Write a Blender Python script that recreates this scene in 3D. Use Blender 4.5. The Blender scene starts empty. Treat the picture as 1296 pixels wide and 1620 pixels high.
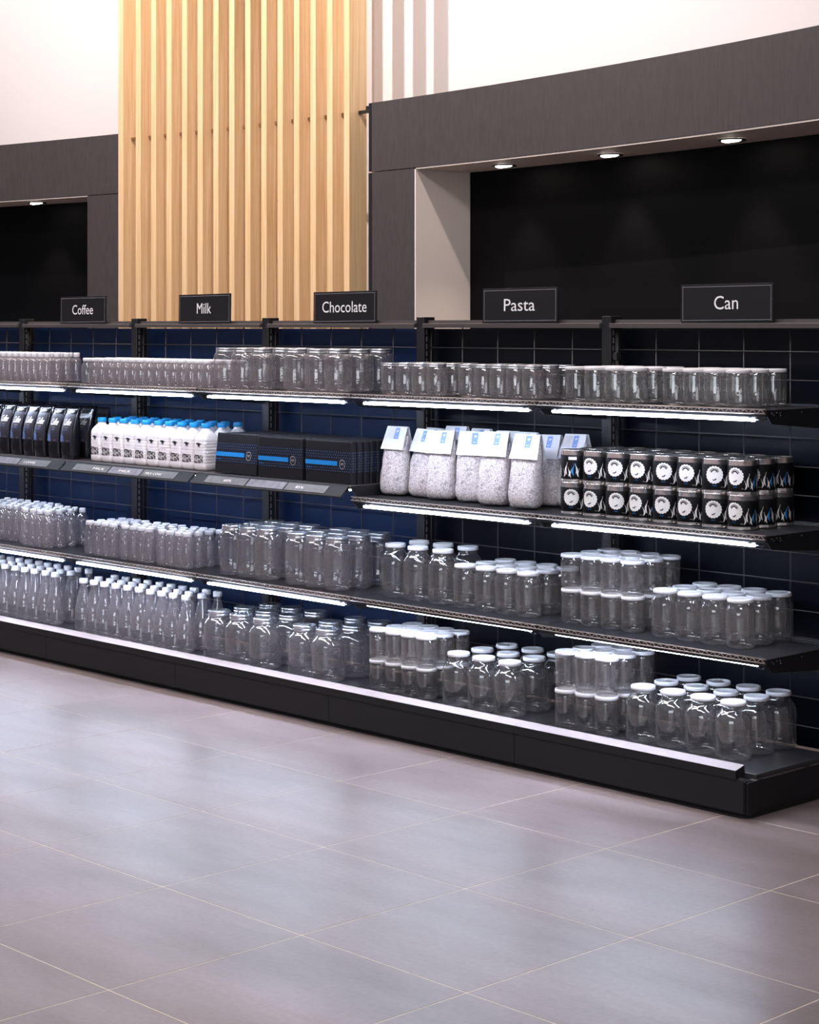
import bpy, math, random
from mathutils import Vector, Matrix
random.seed(7)
S = bpy.context.scene
C = S.collection
PI = math.pi

# ------------------------------------------------------------------ camera
FPX, HORIZON, YAW = 3070.06, 516.52, 0.8090
CAM = (6.2193, -5.0575, 1.5715)
cam_data = bpy.data.cameras.new('camera')
cam_data.sensor_fit = 'HORIZONTAL'
cam_data.sensor_width = 36.0
cam_data.lens = FPX / 1296 * 36
cam_data.shift_y = -(810 - HORIZON) / 1296
cam_data.clip_end = 200
cam = bpy.data.objects.new('camera', cam_data)
cam.location = CAM
cam.rotation_euler = (PI / 2, 0, YAW)
C.objects.link(cam)
S.camera = cam

# ------------------------------------------------------------------ world, lights, exposure
W = bpy.data.worlds.new('world')
S.world = W
W.use_nodes = True
W.node_tree.nodes['Background'].inputs[0].default_value = (0.95, 0.90, 1.0, 1)
W.node_tree.nodes['Background'].inputs[1].default_value = 0.16
S.view_settings.view_transform = 'Standard'
S.view_settings.look = 'None'
S.view_settings.gamma = 1
S.view_settings.use_curve_mapping = False
S.view_settings.exposure = 0.0
S.cycles.max_bounces = 12
S.cycles.diffuse_bounces = 3
S.cycles.glossy_bounces = 3
S.cycles.transmission_bounces = 4
S.cycles.transparent_max_bounces = 48
S.cycles.sample_clamp_indirect = 6.0
S.cycles.caustics_reflective = False
S.cycles.caustics_refractive = False
S.cycles.use_denoising = True


def area_light(name, loc, target, size, size_y, power, color):
    L = bpy.data.lights.new(name, 'AREA')
    L.shape = 'RECTANGLE'
    L.size, L.size_y, L.energy, L.color = size, size_y, power, color
    o = bpy.data.objects.new(name, L)
    o.location = loc
    d = Vector(target) - Vector(loc)
    o.rotation_euler = d.to_track_quat('-Z', 'Y').to_euler()
    C.objects.link(o)
    return o


def spot_light(name, loc, target, power, color, angle, blend=0.5, radius=0.05):
    L = bpy.data.lights.new(name, 'SPOT')
    L.energy, L.color, L.spot_size, L.spot_blend, L.shadow_soft_size = power, color, angle, blend, radius
    o = bpy.data.objects.new(name, L)
    o.location = loc
    d = Vector(target) - Vector(loc)
    o.rotation_euler = d.to_track_quat('-Z', 'Y').to_euler()
    C.objects.link(o)
    return o


WARM = (1.0, 0.91, 0.87)
NEUT = (1.0, 0.93, 0.95)
# ceiling luminaires over the aisle
area_light('ceiling_lamp_offscreen', (-1.5, -2.4, 4.8), (-1.5, -2.4, 0), 5.0, 0.6, 190, NEUT)
area_light('ceiling_lamp_offscreen', (3.6, -3.4, 4.8), (3.6, -3.4, 0), 5.0, 0.6, 190, NEUT)
# shop-front windows behind the camera
area_light('shop_window_offscreen', (7.5, -12.0, 2.0), (1.0, 0.0, 1.2), 6.0, 2.6, 210, (0.86, 0.92, 1.0))
# track spots close in front of the back wall
spot_light('track_lamp_offscreen', (-2.45, 0.15, 5.0), (-2.3, 2.3, 2.4), 460, WARM, 2.3, 0.6, 0.03)
spot_light('track_lamp_offscreen', (0.3, 0.1, 5.0), (0.4, 1.9, 2.6), 310, WARM, 2.3, 0.6, 0.06)
spot_light('track_lamp_offscreen', (-5.3, 0.4, 5.0), (-5.3, 2.1, 2.6), 240, WARM, 2.3, 0.6, 0.06)

# ------------------------------------------------------------------ material helpers
M = {}


def new_mat(name):
    m = bpy.data.materials.new(name)
    m.use_nodes = True
    nt = m.node_tree
    nt.nodes.clear()
    out = nt.nodes.new('ShaderNodeOutputMaterial')
    M[name] = m
    return m, nt, out


def N(nt, kind, **inp):
    n = nt.nodes.new(kind)
    for k, v in inp.items():
        key = int(k[1:]) if k[0] == 'i' and k[1:].isdigit() else k.replace('_', ' ')
        n.inputs[key].default_value = v
    return n


def col(c):
    return (c[0], c[1], c[2], 1)


def basic(name, color, rough=0.5, metal=0.0, spec=0.5, noise=None, bump=None, coat=0.0, emit=None):
    """Principled material; noise=(scale, amount, stretch) varies the colour, bump=(scale, strength)."""
    m, nt, out = new_mat(name)
    p = N(nt, 'ShaderNodeBsdfPrincipled')
    p.inputs['Base Color'].default_value = col(color)
    p.inputs['Roughness'].default_value = rough
    p.inputs['Metallic'].default_value = metal
    p.inputs['Specular IOR Level'].default_value = spec
    p.inputs['Coat Weight'].default_value = coat
    if emit:
        p.inputs['Emission Color'].default_value = col(emit[0])
        p.inputs['Emission Strength'].default_value = emit[1]
    if noise or bump:
        tc = N(nt, 'ShaderNodeTexCoord')
    if noise:
        mp = N(nt, 'ShaderNodeMapping')
        mp.inputs['Scale'].default_value = noise[2] if len(noise) > 2 else (1, 1, 1)
        nt.links.new(tc.outputs['Object'], mp.inputs['Vector'])
        nz = N(nt, 'ShaderNodeTexNoise', Scale=noise[0], Detail=4.0)
        nt.links.new(mp.outputs[0], nz.inputs['Vector'])
        rp = N(nt, 'ShaderNodeValToRGB')
        a = noise[1]
        rp.color_ramp.elements[0].position = 0.3
        rp.color_ramp.elements[1].position = 0.7
        rp.color_ramp.elements[0].color = col([x * (1 - a) for x in color])
        rp.color_ramp.elements[1].color = col([min(1, x * (1 + a)) for x in color])
        nt.links.new(nz.outputs['Fac'], rp.inputs['Fac'])
        nt.links.new(rp.outputs['Color'], p.inputs['Base Color'])
    if bump:
        nb = N(nt, 'ShaderNodeTexNoise', Scale=bump[0], Detail=3.0)
        nt.links.new(tc.outputs['Object'], nb.inputs['Vector'])
        b = N(nt, 'ShaderNodeBump', Strength=bump[1], Distance=0.002)
        nt.links.new(nb.outputs['Fac'], b.inputs['Height'])
        nt.links.new(b.outputs['Normal'], p.inputs['Normal'])
    nt.links.new(p.outputs[0], out.inputs['Surface'])
    return m


def glass(name, tint, haze, rough=0.03, bump=0.06, f0=0.07, hazecol=(0.9, 0.88, 0.9)):
    """Thin-walled clear glass or plastic: mostly see-through, mirror-like towards the edges, a trace of haze."""
    m, nt, out = new_mat(name)
    tr = N(nt, 'ShaderNodeBsdfTransparent', Color=col(tint))
    gl = N(nt, 'ShaderNodeBsdfGlossy', Roughness=rough, Color=(1, 1, 1, 1))
    df = N(nt, 'ShaderNodeBsdfDiffuse', Color=col(hazecol))
    tl = N(nt, 'ShaderNodeBsdfTranslucent', Color=col(hazecol))
    tc = N(nt, 'ShaderNodeTexCoord')
    nz = N(nt, 'ShaderNodeTexNoise', Scale=55.0, Detail=2.0)
    nt.links.new(tc.outputs['Object'], nz.inputs['Vector'])
    bp = N(nt, 'ShaderNodeBump', Strength=bump, Distance=0.01)
    nt.links.new(nz.outputs['Fac'], bp.inputs['Height'])
    nt.links.new(bp.outputs['Normal'], gl.inputs['Normal'])
    lw = N(nt, 'ShaderNodeLayerWeight', Blend=0.5)
    pw = N(nt, 'ShaderNodeMath', i1=2.6)
    pw.operation = 'POWER'
    nt.links.new(lw.outputs['Facing'], pw.inputs[0])
    ma = N(nt, 'ShaderNodeMath', i1=0.75, i2=f0)
    ma.operation = 'MULTIPLY_ADD'
    nt.links.new(pw.outputs[0], ma.inputs[0])
    hz = N(nt, 'ShaderNodeMixShader', i0=0.5)
    nt.links.new(df.outputs[0], hz.inputs[1])
    nt.links.new(tl.outputs[0], hz.inputs[2])
    mh = N(nt, 'ShaderNodeMixShader', i0=haze)
    nt.links.new(tr.outputs[0], mh.inputs[1])
    nt.links.new(hz.outputs[0], mh.inputs[2])
    mx = N(nt, 'ShaderNodeMixShader')
    nt.links.new(ma.outputs[0], mx.inputs[0])
    nt.links.new(mh.outputs[0], mx.inputs[1])
    nt.links.new(gl.outputs[0], mx.inputs[2])
    nt.links.new(mx.outputs[0], out.inputs['Surface'])
    return m


def emission(name, color, strength):
    m, nt, out = new_mat(name)
    e = N(nt, 'ShaderNodeEmission', Color=col(color), Strength=strength)
    nt.links.new(e.outputs[0], out.inputs['Surface'])
    return m


# floor tile: stone-look porcelain, cloudy, satin with uneven gloss
def tile_material(name, bricks=False):
    m, nt, out = new_mat(name)
    p = N(nt, 'ShaderNodeBsdfPrincipled')
    g = N(nt, 'ShaderNodeNewGeometry')
    n1 = N(nt, 'ShaderNodeTexNoise', Scale=1.7, Detail=8.0, Roughness=0.62)
    n2 = N(nt, 'ShaderNodeTexNoise', Scale=60.0, Detail=3.0)
    n3 = N(nt, 'ShaderNodeTexNoise', Scale=1.6, Detail=3.0, Roughness=0.5)
    mp = N(nt, 'ShaderNodeMapping')
    mp.inputs['Scale'].default_value = (0.45, 1.4, 1)
    nt.links.new(g.outputs['Position'], mp.inputs[0])
    for n in (n1, n3):
        nt.links.new(mp.outputs[0], n.inputs['Vector'])
    nt.links.new(g.outputs['Position'], n2.inputs['Vector'])
    r = N(nt, 'ShaderNodeValToRGB')
    r.color_ramp.elements[0].position, r.color_ramp.elements[1].position = 0.32, 0.70
    r.color_ramp.elements[0].color = (0.138, 0.108, 0.102, 1)  # both ramp colours tinted warm mauve for lamp and wall reflections on the floor
    r.color_ramp.elements[1].color = (0.255, 0.203, 0.205, 1)
    nt.links.new(n1.outputs['Fac'], r.inputs['Fac'])
    mr = N(nt, 'ShaderNodeMapRange', i1=0.3, i2=0.7, i3=0.93, i4=1.07)
    nt.links.new(n2.outputs['Fac'], mr.inputs[0])
    mul = N(nt, 'ShaderNodeMix')
    mul.data_type = 'RGBA'
    mul.blend_type = 'MULTIPLY'
    mul.inputs[0].default_value = 1
    nt.links.new(r.outputs['Color'], mul.inputs[6])
    nt.links.new(mr.outputs[0], mul.inputs[7])
    nt.links.new(mul.outputs[2], p.inputs['Base Color'])
    rr = N(nt, 'ShaderNodeMapRange', i1=0.3, i2=0.7, i3=0.30, i4=0.42)
    nt.links.new(n3.outputs['Fac'], rr.inputs[0])
    p.inputs['Specular IOR Level'].default_value = 0.42
    nt.links.new(rr.outputs[0], p.inputs['Roughness'])
    b = N(nt, 'ShaderNodeBump', Strength=0.12, Distance=0.002)
    nt.links.new(n2.outputs['Fac'], b.inputs['Height'])
    nt.links.new(b.outputs['Normal'], p.inputs['Normal'])
    nt.links.new(p.outputs[0], out.inputs['Surface'])
    return m


def wood_material(name):
    m, nt, out = new_mat(name)
    p = N(nt, 'ShaderNodeBsdfPrincipled', Roughness=0.5)
    g = N(nt, 'ShaderNodeNewGeometry')
    mp = N(nt, 'ShaderNodeMapping')
    mp.inputs['Scale'].default_value = (1, 1, 0.03)
    nt.links.new(g.outputs['Position'], mp.inputs[0])
    n = N(nt, 'ShaderNodeTexNoise', Scale=70.0, Detail=5.0, Distortion=0.6)
    nt.links.new(mp.outputs[0], n.inputs['Vector'])
    r = N(nt, 'ShaderNodeValToRGB')
    r.color_ramp.elements[0].position, r.color_ramp.elements[1].position = 0.3, 0.72
    r.color_ramp.elements[0].color = (0.70, 0.44, 0.21, 1)
    r.color_ramp.elements[1].color = (0.86, 0.61, 0.37, 1)
    nt.links.new(n.outputs['Fac'], r.inputs['Fac'])
    nt.links.new(r.outputs['Color'], p.inputs['Base Color'])
    nt.links.new(p.outputs[0], out.inputs['Surface'])
    return m


def pasta_material(name):
    m, nt, out = new_mat(name)
    p = N(nt, 'ShaderNodeBsdfPrincipled', Roughness=0.35)
    p.inputs['Coat Weight'].default_value = 0.5
    p.inputs['Coat Roughness'].default_value = 0.15
    tc = N(nt, 'ShaderNodeTexCoord')
    v = N(nt, 'ShaderNodeTexVoronoi', Scale=88.0)
    nz = N(nt, 'ShaderNodeTexNoise', Scale=90.0, Detail=3.0)
    mp = N(nt, 'ShaderNodeMapping')
    mp.inputs['Scale'].default_value = (1, 1, 1.6)
    nt.links.new(tc.outputs['Object'], nz.inputs['Vector'])
    mxv = N(nt, 'ShaderNodeMix', i0=0.05)
    mxv.data_type = 'VECTOR'
    nt.links.new(tc.outputs['Object'], mxv.inputs[4])
    nt.links.new(nz.outputs['Color'], mxv.inputs[5])
    nt.links.new(mxv.outputs[1], mp.inputs[0])
    nt.links.new(mp.outputs[0], v.inputs['Vector'])
    r = N(nt, 'ShaderNodeValToRGB')
    r.color_ramp.elements[0].position, r.color_ramp.elements[1].position = 0.34, 0.90
    r.color_ramp.elements[0].color = (0.95, 0.88, 0.88, 1)
    r.color_ramp.elements[1].color = (0.36, 0.30, 0.33, 1)
    nt.links.new(v.outputs['Distance'], r.inputs['Fac'])
    nt.links.new(r.outputs['Color'], p.inputs['Base Color'])
    b = N(nt, 'ShaderNodeBump', Strength=0.8, Distance=0.004)
    b.invert = True
    nt.links.new(v.outputs['Distance'], b.inputs['Height'])
    nt.links.new(b.outputs['Normal'], p.inputs['Normal'])
    nt.links.new(p.outputs[0], out.inputs['Surface'])
    return m


tile_material('tile')
wood_material('wood')
pasta_material('pasta')
basic('grout', (0.72, 0.60, 0.48), 0.9, noise=(30, 0.15))
basic('wall_white', (0.72, 0.665, 0.655), 0.8, bump=(200, 0.05))
basic('fascia', (0.060, 0.049, 0.050), 0.42, spec=0.4, noise=(60, 0.12, (1, 1, 0.2)), bump=(400, 0.12))
basic('niche_black', (0.0028, 0.0028, 0.0035), 0.6, spec=0.08, bump=(300, 0.1))  # base colour lowered so the downlight scallops stay faint
basic('return_beige', (0.82, 0.71, 0.64), 0.6)
basic('black_metal', (0.012, 0.012, 0.014), 0.38, spec=0.5, bump=(500, 0.08))
basic('rail_metal', (0.075, 0.062, 0.062), 0.36, spec=0.5, bump=(500, 0.08))
basic('kick_metal', (0.014, 0.0135, 0.0155), 0.5, spec=0.25, bump=(600, 0.10))
basic('wire', (0.10, 0.095, 0.10), 0.35, metal=0.6)
basic('wire_bright', (0.36, 0.31, 0.28), 0.35, metal=0.5)
basic('panel_navy', (0.0038, 0.0155, 0.055), 0.45, spec=0.2, bump=(4, 0.25))
basic('panel_near_black', (0.0022, 0.0032, 0.0072), 0.32, spec=0.22, bump=(6, 0.5))  # darker panel colour used in the Can and Pasta bays
basic('deck', (0.055, 0.055, 0.062), 0.32, metal=0.4, bump=(160, 0.25))
basic('lip', (0.35, 0.305, 0.315), 0.42, metal=0.2)
basic('screw', (0.5, 0.48, 0.48), 0.3, metal=0.9)
basic('led_housing', (0.32, 0.33, 0.40), 0.35, metal=0.5)
emission('led', (0.68, 0.78, 1.0), 125.0)
emission('lamp_lens', (1.0, 0.90, 0.82), 22.0)
glass('jar_glass', (0.93, 0.925, 0.92), 0.045, rough=0.02, bump=0.06, f0=0.11)
glass('pet_clear', (0.93, 0.915, 0.92), 0.095, rough=0.05, bump=0.08, f0=0.10, hazecol=(0.92, 0.87, 0.90))  # haze raised and warmed to paint the beige floor reflection into the plastic
glass('pet_bottle', (0.92, 0.90, 0.91), 0.135, rough=0.07, bump=0.12, f0=0.10, hazecol=(0.92, 0.87, 0.92))
basic('lid_white', (0.84, 0.82, 0.84), 0.30)
basic('cap_white', (0.80, 0.79, 0.84), 0.40)
basic('lid_steel', (0.62, 0.64, 0.69), 0.26, metal=0.85)
basic('milk_plastic', (0.84, 0.79, 0.79), 0.38)
basic('cap_blue', (0.010, 0.27, 0.62), 0.35)
basic('print_black', (0.010, 0.010, 0.012), 0.5)
basic('print_grey', (0.60, 0.56, 0.60), 0.5)
basic('print_white', (0.84, 0.80, 0.77), 0.45)
basic('print_blue', (0.010, 0.23, 0.62), 0.45)
basic('print_lilac', (0.22, 0.36, 0.78), 0.45)
basic('print_cream', (0.62, 0.55, 0.50), 0.45)
basic('steel', (0.86, 0.80, 0.77), 0.20, metal=0.92)
basic('can_label', (0.005, 0.005, 0.006), 0.45, spec=0.2)
basic('box_card', (0.012, 0.0115, 0.014), 0.5, spec=0.25, bump=(700, 0.06))
basic('box_band', (0.006, 0.008, 0.016), 0.42, spec=0.4)
basic('foil_black', (0.006, 0.006, 0.009), 0.14, spec=0.7, bump=(26, 0.55))
basic('foil_label', (0.028, 0.026, 0.034), 0.30, spec=0.5, bump=(26, 0.3))
basic('paper', (0.86, 0.85, 0.87), 0.6, bump=(50, 0.1))
basic('price_rail', (0.010, 0.010, 0.010), 0.6, spec=0.15)
basic('price_card', (0.045, 0.041, 0.039), 0.5, noise=(40, 0.35))
basic('price_card_mauve', (0.085, 0.075, 0.09), 0.5, noise=(40, 0.3))
basic('sign_board', (0.012, 0.011, 0.014), 0.55, spec=0.2)
basic('letter_white', (0.88, 0.86, 0.86), 0.5)
basic('spacer_brown', (0.20, 0.10, 0.04), 0.6)
basic('cable', (0.02, 0.02, 0.022), 0.5)

# ------------------------------------------------------------------ mesh helpers


class MB:
    """collects geometry, then makes one mesh datablock"""

    def __init__(self):
        self.v, self.f, self.s, self.mi = [], [], [], []
        self.cur = 0

    def add(self, verts, faces, smooth=False):
        o = len(self.v)
        self.v += [tuple(p) for p in verts]
        for f in faces:
            self.f.append(tuple(i + o for i in f))
            self.s.append(smooth)
            self.mi.append(self.cur)
        return self

    def box(self, x0, x1, y0, y1, z0, z1, bev=0.0):
        if bev <= 0:
            v = [(x, y, z) for z in (z0, z1) for y in (y0, y1) for x in (x0, x1)]
            f = [(0, 2, 3, 1), (4, 5, 7, 6), (0, 1, 5, 4), (2, 6, 7, 3), (0, 4, 6, 2), (1, 3, 7, 5)]
            return self.add(v, f)
        b = bev
        v = []
        for (za, ins) in ((z0, b), (z0 + b, 0), (z1 - b, 0), (z1, b)):
            pts = [(x0 + ins + b, y0 + ins), (x1 - ins - b, y0 + ins), (x1 - ins, y0 + ins + b), (x1 - ins, y1 - ins - b),
                   (x1 - ins - b, y1 - ins), (x0 + ins + b, y1 - ins), (x0 + ins, y1 - ins - b), (x0 + ins, y0 + ins + b)]
            v += [(px, py, za) for px, py in pts]
        f = [tuple(range(7, -1, -1)), tuple(range(24, 32))]
        for k in range(3):
            for i in range(8):
                j = (i + 1) % 8
                f.append((k * 8 + i, k * 8 + j, (k + 1) * 8 + j, (k + 1) * 8 + i))
        return self.add(v, f)

    def lathe(self, prof, seg=20, cap0=True, cap1=False, flute=None, cx=0, cy=0):
        v, f = [], []
        for (r, z) in prof:
            for i in range(seg):
                a = 2 * PI * i / seg
                rr = r
                if flute and z < flute[2]:
                    rr = r * (1 + flute[1] * math.cos(flute[0] * a))
                v.append((cx + rr * math.cos(a), cy + rr * math.sin(a), z))
        for k in range(len(prof) - 1):
            for i in range(seg):
                j = (i + 1) % seg
                f.append((k * seg + i, k * seg + j, (k + 1) * seg + j, (k + 1) * seg + i))
        self.add(v, f, True)
        o = len(self.v) - len(v)
        if cap0:
            self.f.append(tuple(o + i for i in range(seg - 1, -1, -1)))
            self.s.append(False)
            self.mi.append(self.cur)
        if cap1:
            n = (len(prof) - 1) * seg
            self.f.append(tuple(o + n + i for i in range(seg)))
            self.s.append(False)
            self.mi.append(self.cur)
        return self

    def loft(self, rings, cap0=True, cap1=True, smooth=True):
        n = len(rings[0])
        v = [p for r in rings for p in r]
        f = []
        for k in range(len(rings) - 1):
            for i in range(n):
                j = (i + 1) % n
                f.append((k * n + i, k * n + j, (k + 1) * n + j, (k + 1) * n + i))
        self.add(v, f, smooth)
        o = len(self.v) - len(v)
        if cap0:
            self.f.append(tuple(o + i for i in range(n - 1, -1, -1)))
            self.s.append(False)
            self.mi.append(self.cur)
        if cap1:
            q = (len(rings) - 1) * n
            self.f.append(tuple(o + q + i for i in range(n)))
            self.s.append(False)
            self.mi.append(self.cur)
        return self

    def rod(self, a, b, r, seg=6):
        a, b = Vector(a), Vector(b)
        d = (b - a).normalized()
        u = d.orthogonal().normalized()
        w = d.cross(u)
        rings = [[tuple(p + (u * math.cos(2 * PI * i / seg) + w * math.sin(2 * PI * i / seg)) * r) for i in range(seg)] for p in (a, b)]
        return self.loft(rings)

    def tube(self, pts, r, seg=6):
        for a, b in zip(pts[:-1], pts[1:]):
            self.rod(a, b, r, seg)
        return self

    def arc_box(self, c, r0, r1, a0, a1, z0, z1, n=24):
        """block between two radii and two angles (degrees) of a circle in plan"""
        v, f = [], []
        for i in range(n + 1):
            a = math.radians(a0 + (a1 - a0) * i / n)
            for r in (r0, r1):
                for z in (z0, z1):
                    v.append((c[0] + r * math.cos(a), c[1] + r * math.sin(a), z))
        sgn = 1 if a1 > a0 else -1
        for i in range(n):
            p, q = i * 4, i * 4 + 4
            for (m, k) in ((0, 1), (1, 3), (3, 2), (2, 0)):
                ff = (p + m, p + k, q + k, q + m)
                f.append(ff if sgn > 0 else ff[::-1])
        e0, e1 = (0, 2, 3, 1), tuple(n * 4 + i for i in (0, 1, 3, 2))
        f += [e0 if sgn > 0 else e0[::-1], e1 if sgn > 0 else e1[::-1]]
        return self.add(v, f)

    def poly_y(self, pts, y, rev=False):
        """flat polygon facing -Y at depth y, pts in (x, z)"""
        idx = list(range(len(pts)))
        return self.add([(p[0], y, p[1]) for p in pts], [tuple(idx if not rev else idx[::-1])])

    def mesh(self, name, *mats):
        me = bpy.data.meshes.new(name)
        me.from_pydata(self.v, [], self.f)
        me.polygons.foreach_set('use_smooth', self.s)
        for m in mats:
            me.materials.append(M[m])
        if len(mats) > 1:
            me.polygons.foreach_set('material_index', self.mi)
        me.update()
        return me


def mapped(mb, fn):
    mb.v = [fn(*p) for p in mb.v]
    return mb


def text_mb(s, width, height, cx=0.0, z0=0.0, y=0.0, shear=0.0):
    """lettering as flat mesh facing -Y, scaled to a measured width and height (height of the tallest glyphs)"""
    cu = bpy.data.curves.new('lettering', 'FONT')
    cu.body = s
    cu.resolution_u = 3
    o = bpy.data.objects.new('lettering', cu)
    me = bpy.data.meshes.new_from_object(o)
    xs = [v.co.x for v in me.vertices]
    ys = [v.co.y for v in me.vertices]
    x0, x1, y0, y1 = min(xs), max(xs), min(ys), max(ys)
    b = MB()
    kx, ky = width / (x1 - x0), height / (y1 - y0)
    b.add([(cx - width / 2 + (v.co.x - x0) * kx + shear * (v.co.y - y0) * ky, y, z0 + (v.co.y - y0) * ky) for v in me.vertices],
          [tuple(p.vertices) for p in me.polygons])
    bpy.data.objects.remove(o)
    bpy.data.curves.remove(cu)
    bpy.data.meshes.remove(me)
    return b


# ------------------------------------------------------------------ scene graph helpers
def tag(o, label, cat, group=None, kind=None):
    o['label'] = label
    o['category'] = cat
    if group:
        o['group'] = group
    if kind:
        o['kind'] = kind
    return o


def empty(name, loc=(0, 0, 0), rz=0.0):
    o = bpy.data.objects.new(name, None)
    o.empty_display_size = 0.05
    o.location = loc
    o.rotation_euler = (0, 0, rz)
    C.objects.link(o)
    return o


def obj(name, me, parent=None, loc=(0, 0, 0), label=None):
    o = bpy.data.objects.new(name, me)
    C.objects.link(o)
    o.location = loc
    if parent:
        o.parent = parent
    if label:
        o['label'] = label
    return o


SPECKS = {'seal_print', 'pepper_print', 'blue_pepper_print', 'dot_pattern', 'hide_patches', 'line_drawing', 'blue_speckled_triangle'}


def place(spec, name, label, cat, group, loc, rz=0.0, scale=(1, 1, 1), tilt=None):
    """one individual of a kind: an Empty with its own objects for each part and sub-part (mesh data shared)"""
    r = empty(name, loc, rz)
    if tilt:
        r.rotation_euler = (tilt[0], tilt[1], rz)
    r.scale = scale
    tag(r, label, cat, group)
    for pn, me, subs in spec:
        p = obj(pn, me, r)
        if pn in SPECKS:
            p['kind'] = 'stuff'
        for sn, sm in subs:
            q = obj(sn, sm, p)
            if sn in SPECKS:
                q['kind'] = 'stuff'
    return r


def structure(name, me, label, parent=None):
    o = obj(name, me, parent)
    if not parent:
        tag(o, label, 'wall' if 'wall' in name else name.split('_')[0], kind='structure')
    return o


def screen_u(x, y):
    c, s = math.cos(YAW), math.sin(YAW)
    dx, dy = x - CAM[0], y - CAM[1]
    return 648 + FPX * (c * dx + s * dy) / (-s * dx + c * dy)


# ================================================================== ROOM
# floor: slab with grout showing in the joints, tiles laid on it
fl = MB().box(-12, 12, -12, 6, -0.10, -0.0006).mesh('floor', 'grout')
floor = structure('floor', fl, 'grey stone look tiled shop floor with pale grout joints')
floor['category'] = 'floor'
T = 0.6
tile_me = MB().box(0.0017, T - 0.0017, 0.0017, T - 0.0017, -0.0030, 0.0, 0.0004).mesh('tile', 'tile')
for i in range(-9, 10):
    for j in range(-11, 4):
        obj('tile', tile_me, floor, (i * T, j * T, 0))
far = MB()
far.box(-12, -9 * T, -12, 6, -0.0026, -0.0002)
far.box(10 * T, 12, -12, 6, -0.0026, -0.0002)
far.box(-9 * T, 10 * T, -12, -11 * T, -0.0026, -0.0002)
far.box(-9 * T, 10 * T, 4 * T, 6, -0.0026, -0.0002)
fo = obj('far_tiles', far.mesh('far_tiles', 'tile'), floor)
fo['kind'] = 'stuff'

AC = (-2.382, -14.503)      # plan centre of the curved back wall
AR = 16.3945                # radius of the fascia front
ZT, ZB = 2.75, 2.385        # fascia top and underside
structure('wall_back', MB().arc_box(AC, AR + 0.50, AR + 0.62, 112, 62, 0, 6.2, 90).mesh('wall_back', 'wall_white'),
          'curved white plaster wall rising behind the shelving')
A1, A2, A3 = 86.283, 85.019, 64.0
# dark portal with niche, right-hand run
t1 = structure('trim_1', MB().arc_box(AC, AR, AR + 0.49, A1, A3, ZB + 0.002, ZT, 40).mesh('trim_1', 'fascia'),
               'wide dark brown fascia band curving above the black niche with three downlights')
t1['category'] = 'fascia'
obj('soffit_panel', MB().arc_box(AC, AR + 0.004, AR + 0.372, A2, A3, ZB - 0.006, ZB + 0.001, 40).mesh('soffit_panel', 'return_beige'), t1)
obj('end_panel', MB().arc_box(AC, AR - 0.002, AR + 0.49, A1 + 0.075, A1 + 0.005, ZB + 0.003, ZT - 0.001, 1).mesh('end_panel', 'black_metal'), t1)
t2 = structure('trim_2', MB().arc_box(AC, AR + 0.002, AR + 0.49, A1, A2 + 0.03, 0, ZB - 0.002, 4).mesh('trim_2', 'fascia'),
               'dark pillar panel under the curved fascia beside the wooden slats')
t2['category'] = 'pillar'
obj('return_panel', MB().arc_box(AC, AR + 0.003, AR + 0.37, A2 + 0.03, A2, 0, ZB - 0.006, 1).mesh('return_panel', 'return_beige'), t2,
    label='pale beige inner side of the pillar')
obj('end_panel', MB().arc_box(AC, AR, AR + 0.49, A1 + 0.09, A1 + 0.005, 0, ZB - 0.004, 1).mesh('end_panel', 'black_metal'), t2)
structure('wall_niche', MB().arc_box(AC, AR + 0.372, AR + 0.48, A2 - 0.01, A3, 0, ZB - 0.007, 40).mesh('wall_niche', 'niche_black'),
          'matte black back wall of the lit niche behind the Pasta and Can signs')
# dark portal, run beyond the slats
B1, B2, B3 = 94.263, 95.301, 110.0
t3 = structure('trim_3', MB().arc_box(AC, AR, AR + 0.49, B3, B1, ZB + 0.002, ZT, 30).mesh('trim_3', 'fascia'),
               'dark fascia band above the black niche behind the Coffee sign')
t3['category'] = 'fascia'
obj('soffit_panel', MB().arc_box(AC, AR + 0.004, AR + 0.335, B3, B2, ZB - 0.006, ZB + 0.001, 30).mesh('soffit_panel', 'return_beige'), t3)
t4 = structure('trim_4', MB().arc_box(AC, AR + 0.002, AR + 0.49, B2, B1 + 0.0, 0, ZB - 0.002, 4).mesh('trim_4', 'fascia'),
               'dark pillar panel behind the Coffee sign next to the wooden slats')
t4['category'] = 'pillar'
structure('wall_niche', MB().arc_box(AC, AR + 0.336, AR + 0.48, B3, B2 + 0.01, 0, ZB - 0.007, 30).mesh('wall_niche', 'niche_black'),
          'matte black back wall of the niche behind the Coffee sign')


def on_arc(r, deg):
    a = math.radians(deg)
    return (AC[0] + r * math.cos(a), AC[1] + r * math.sin(a))


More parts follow.
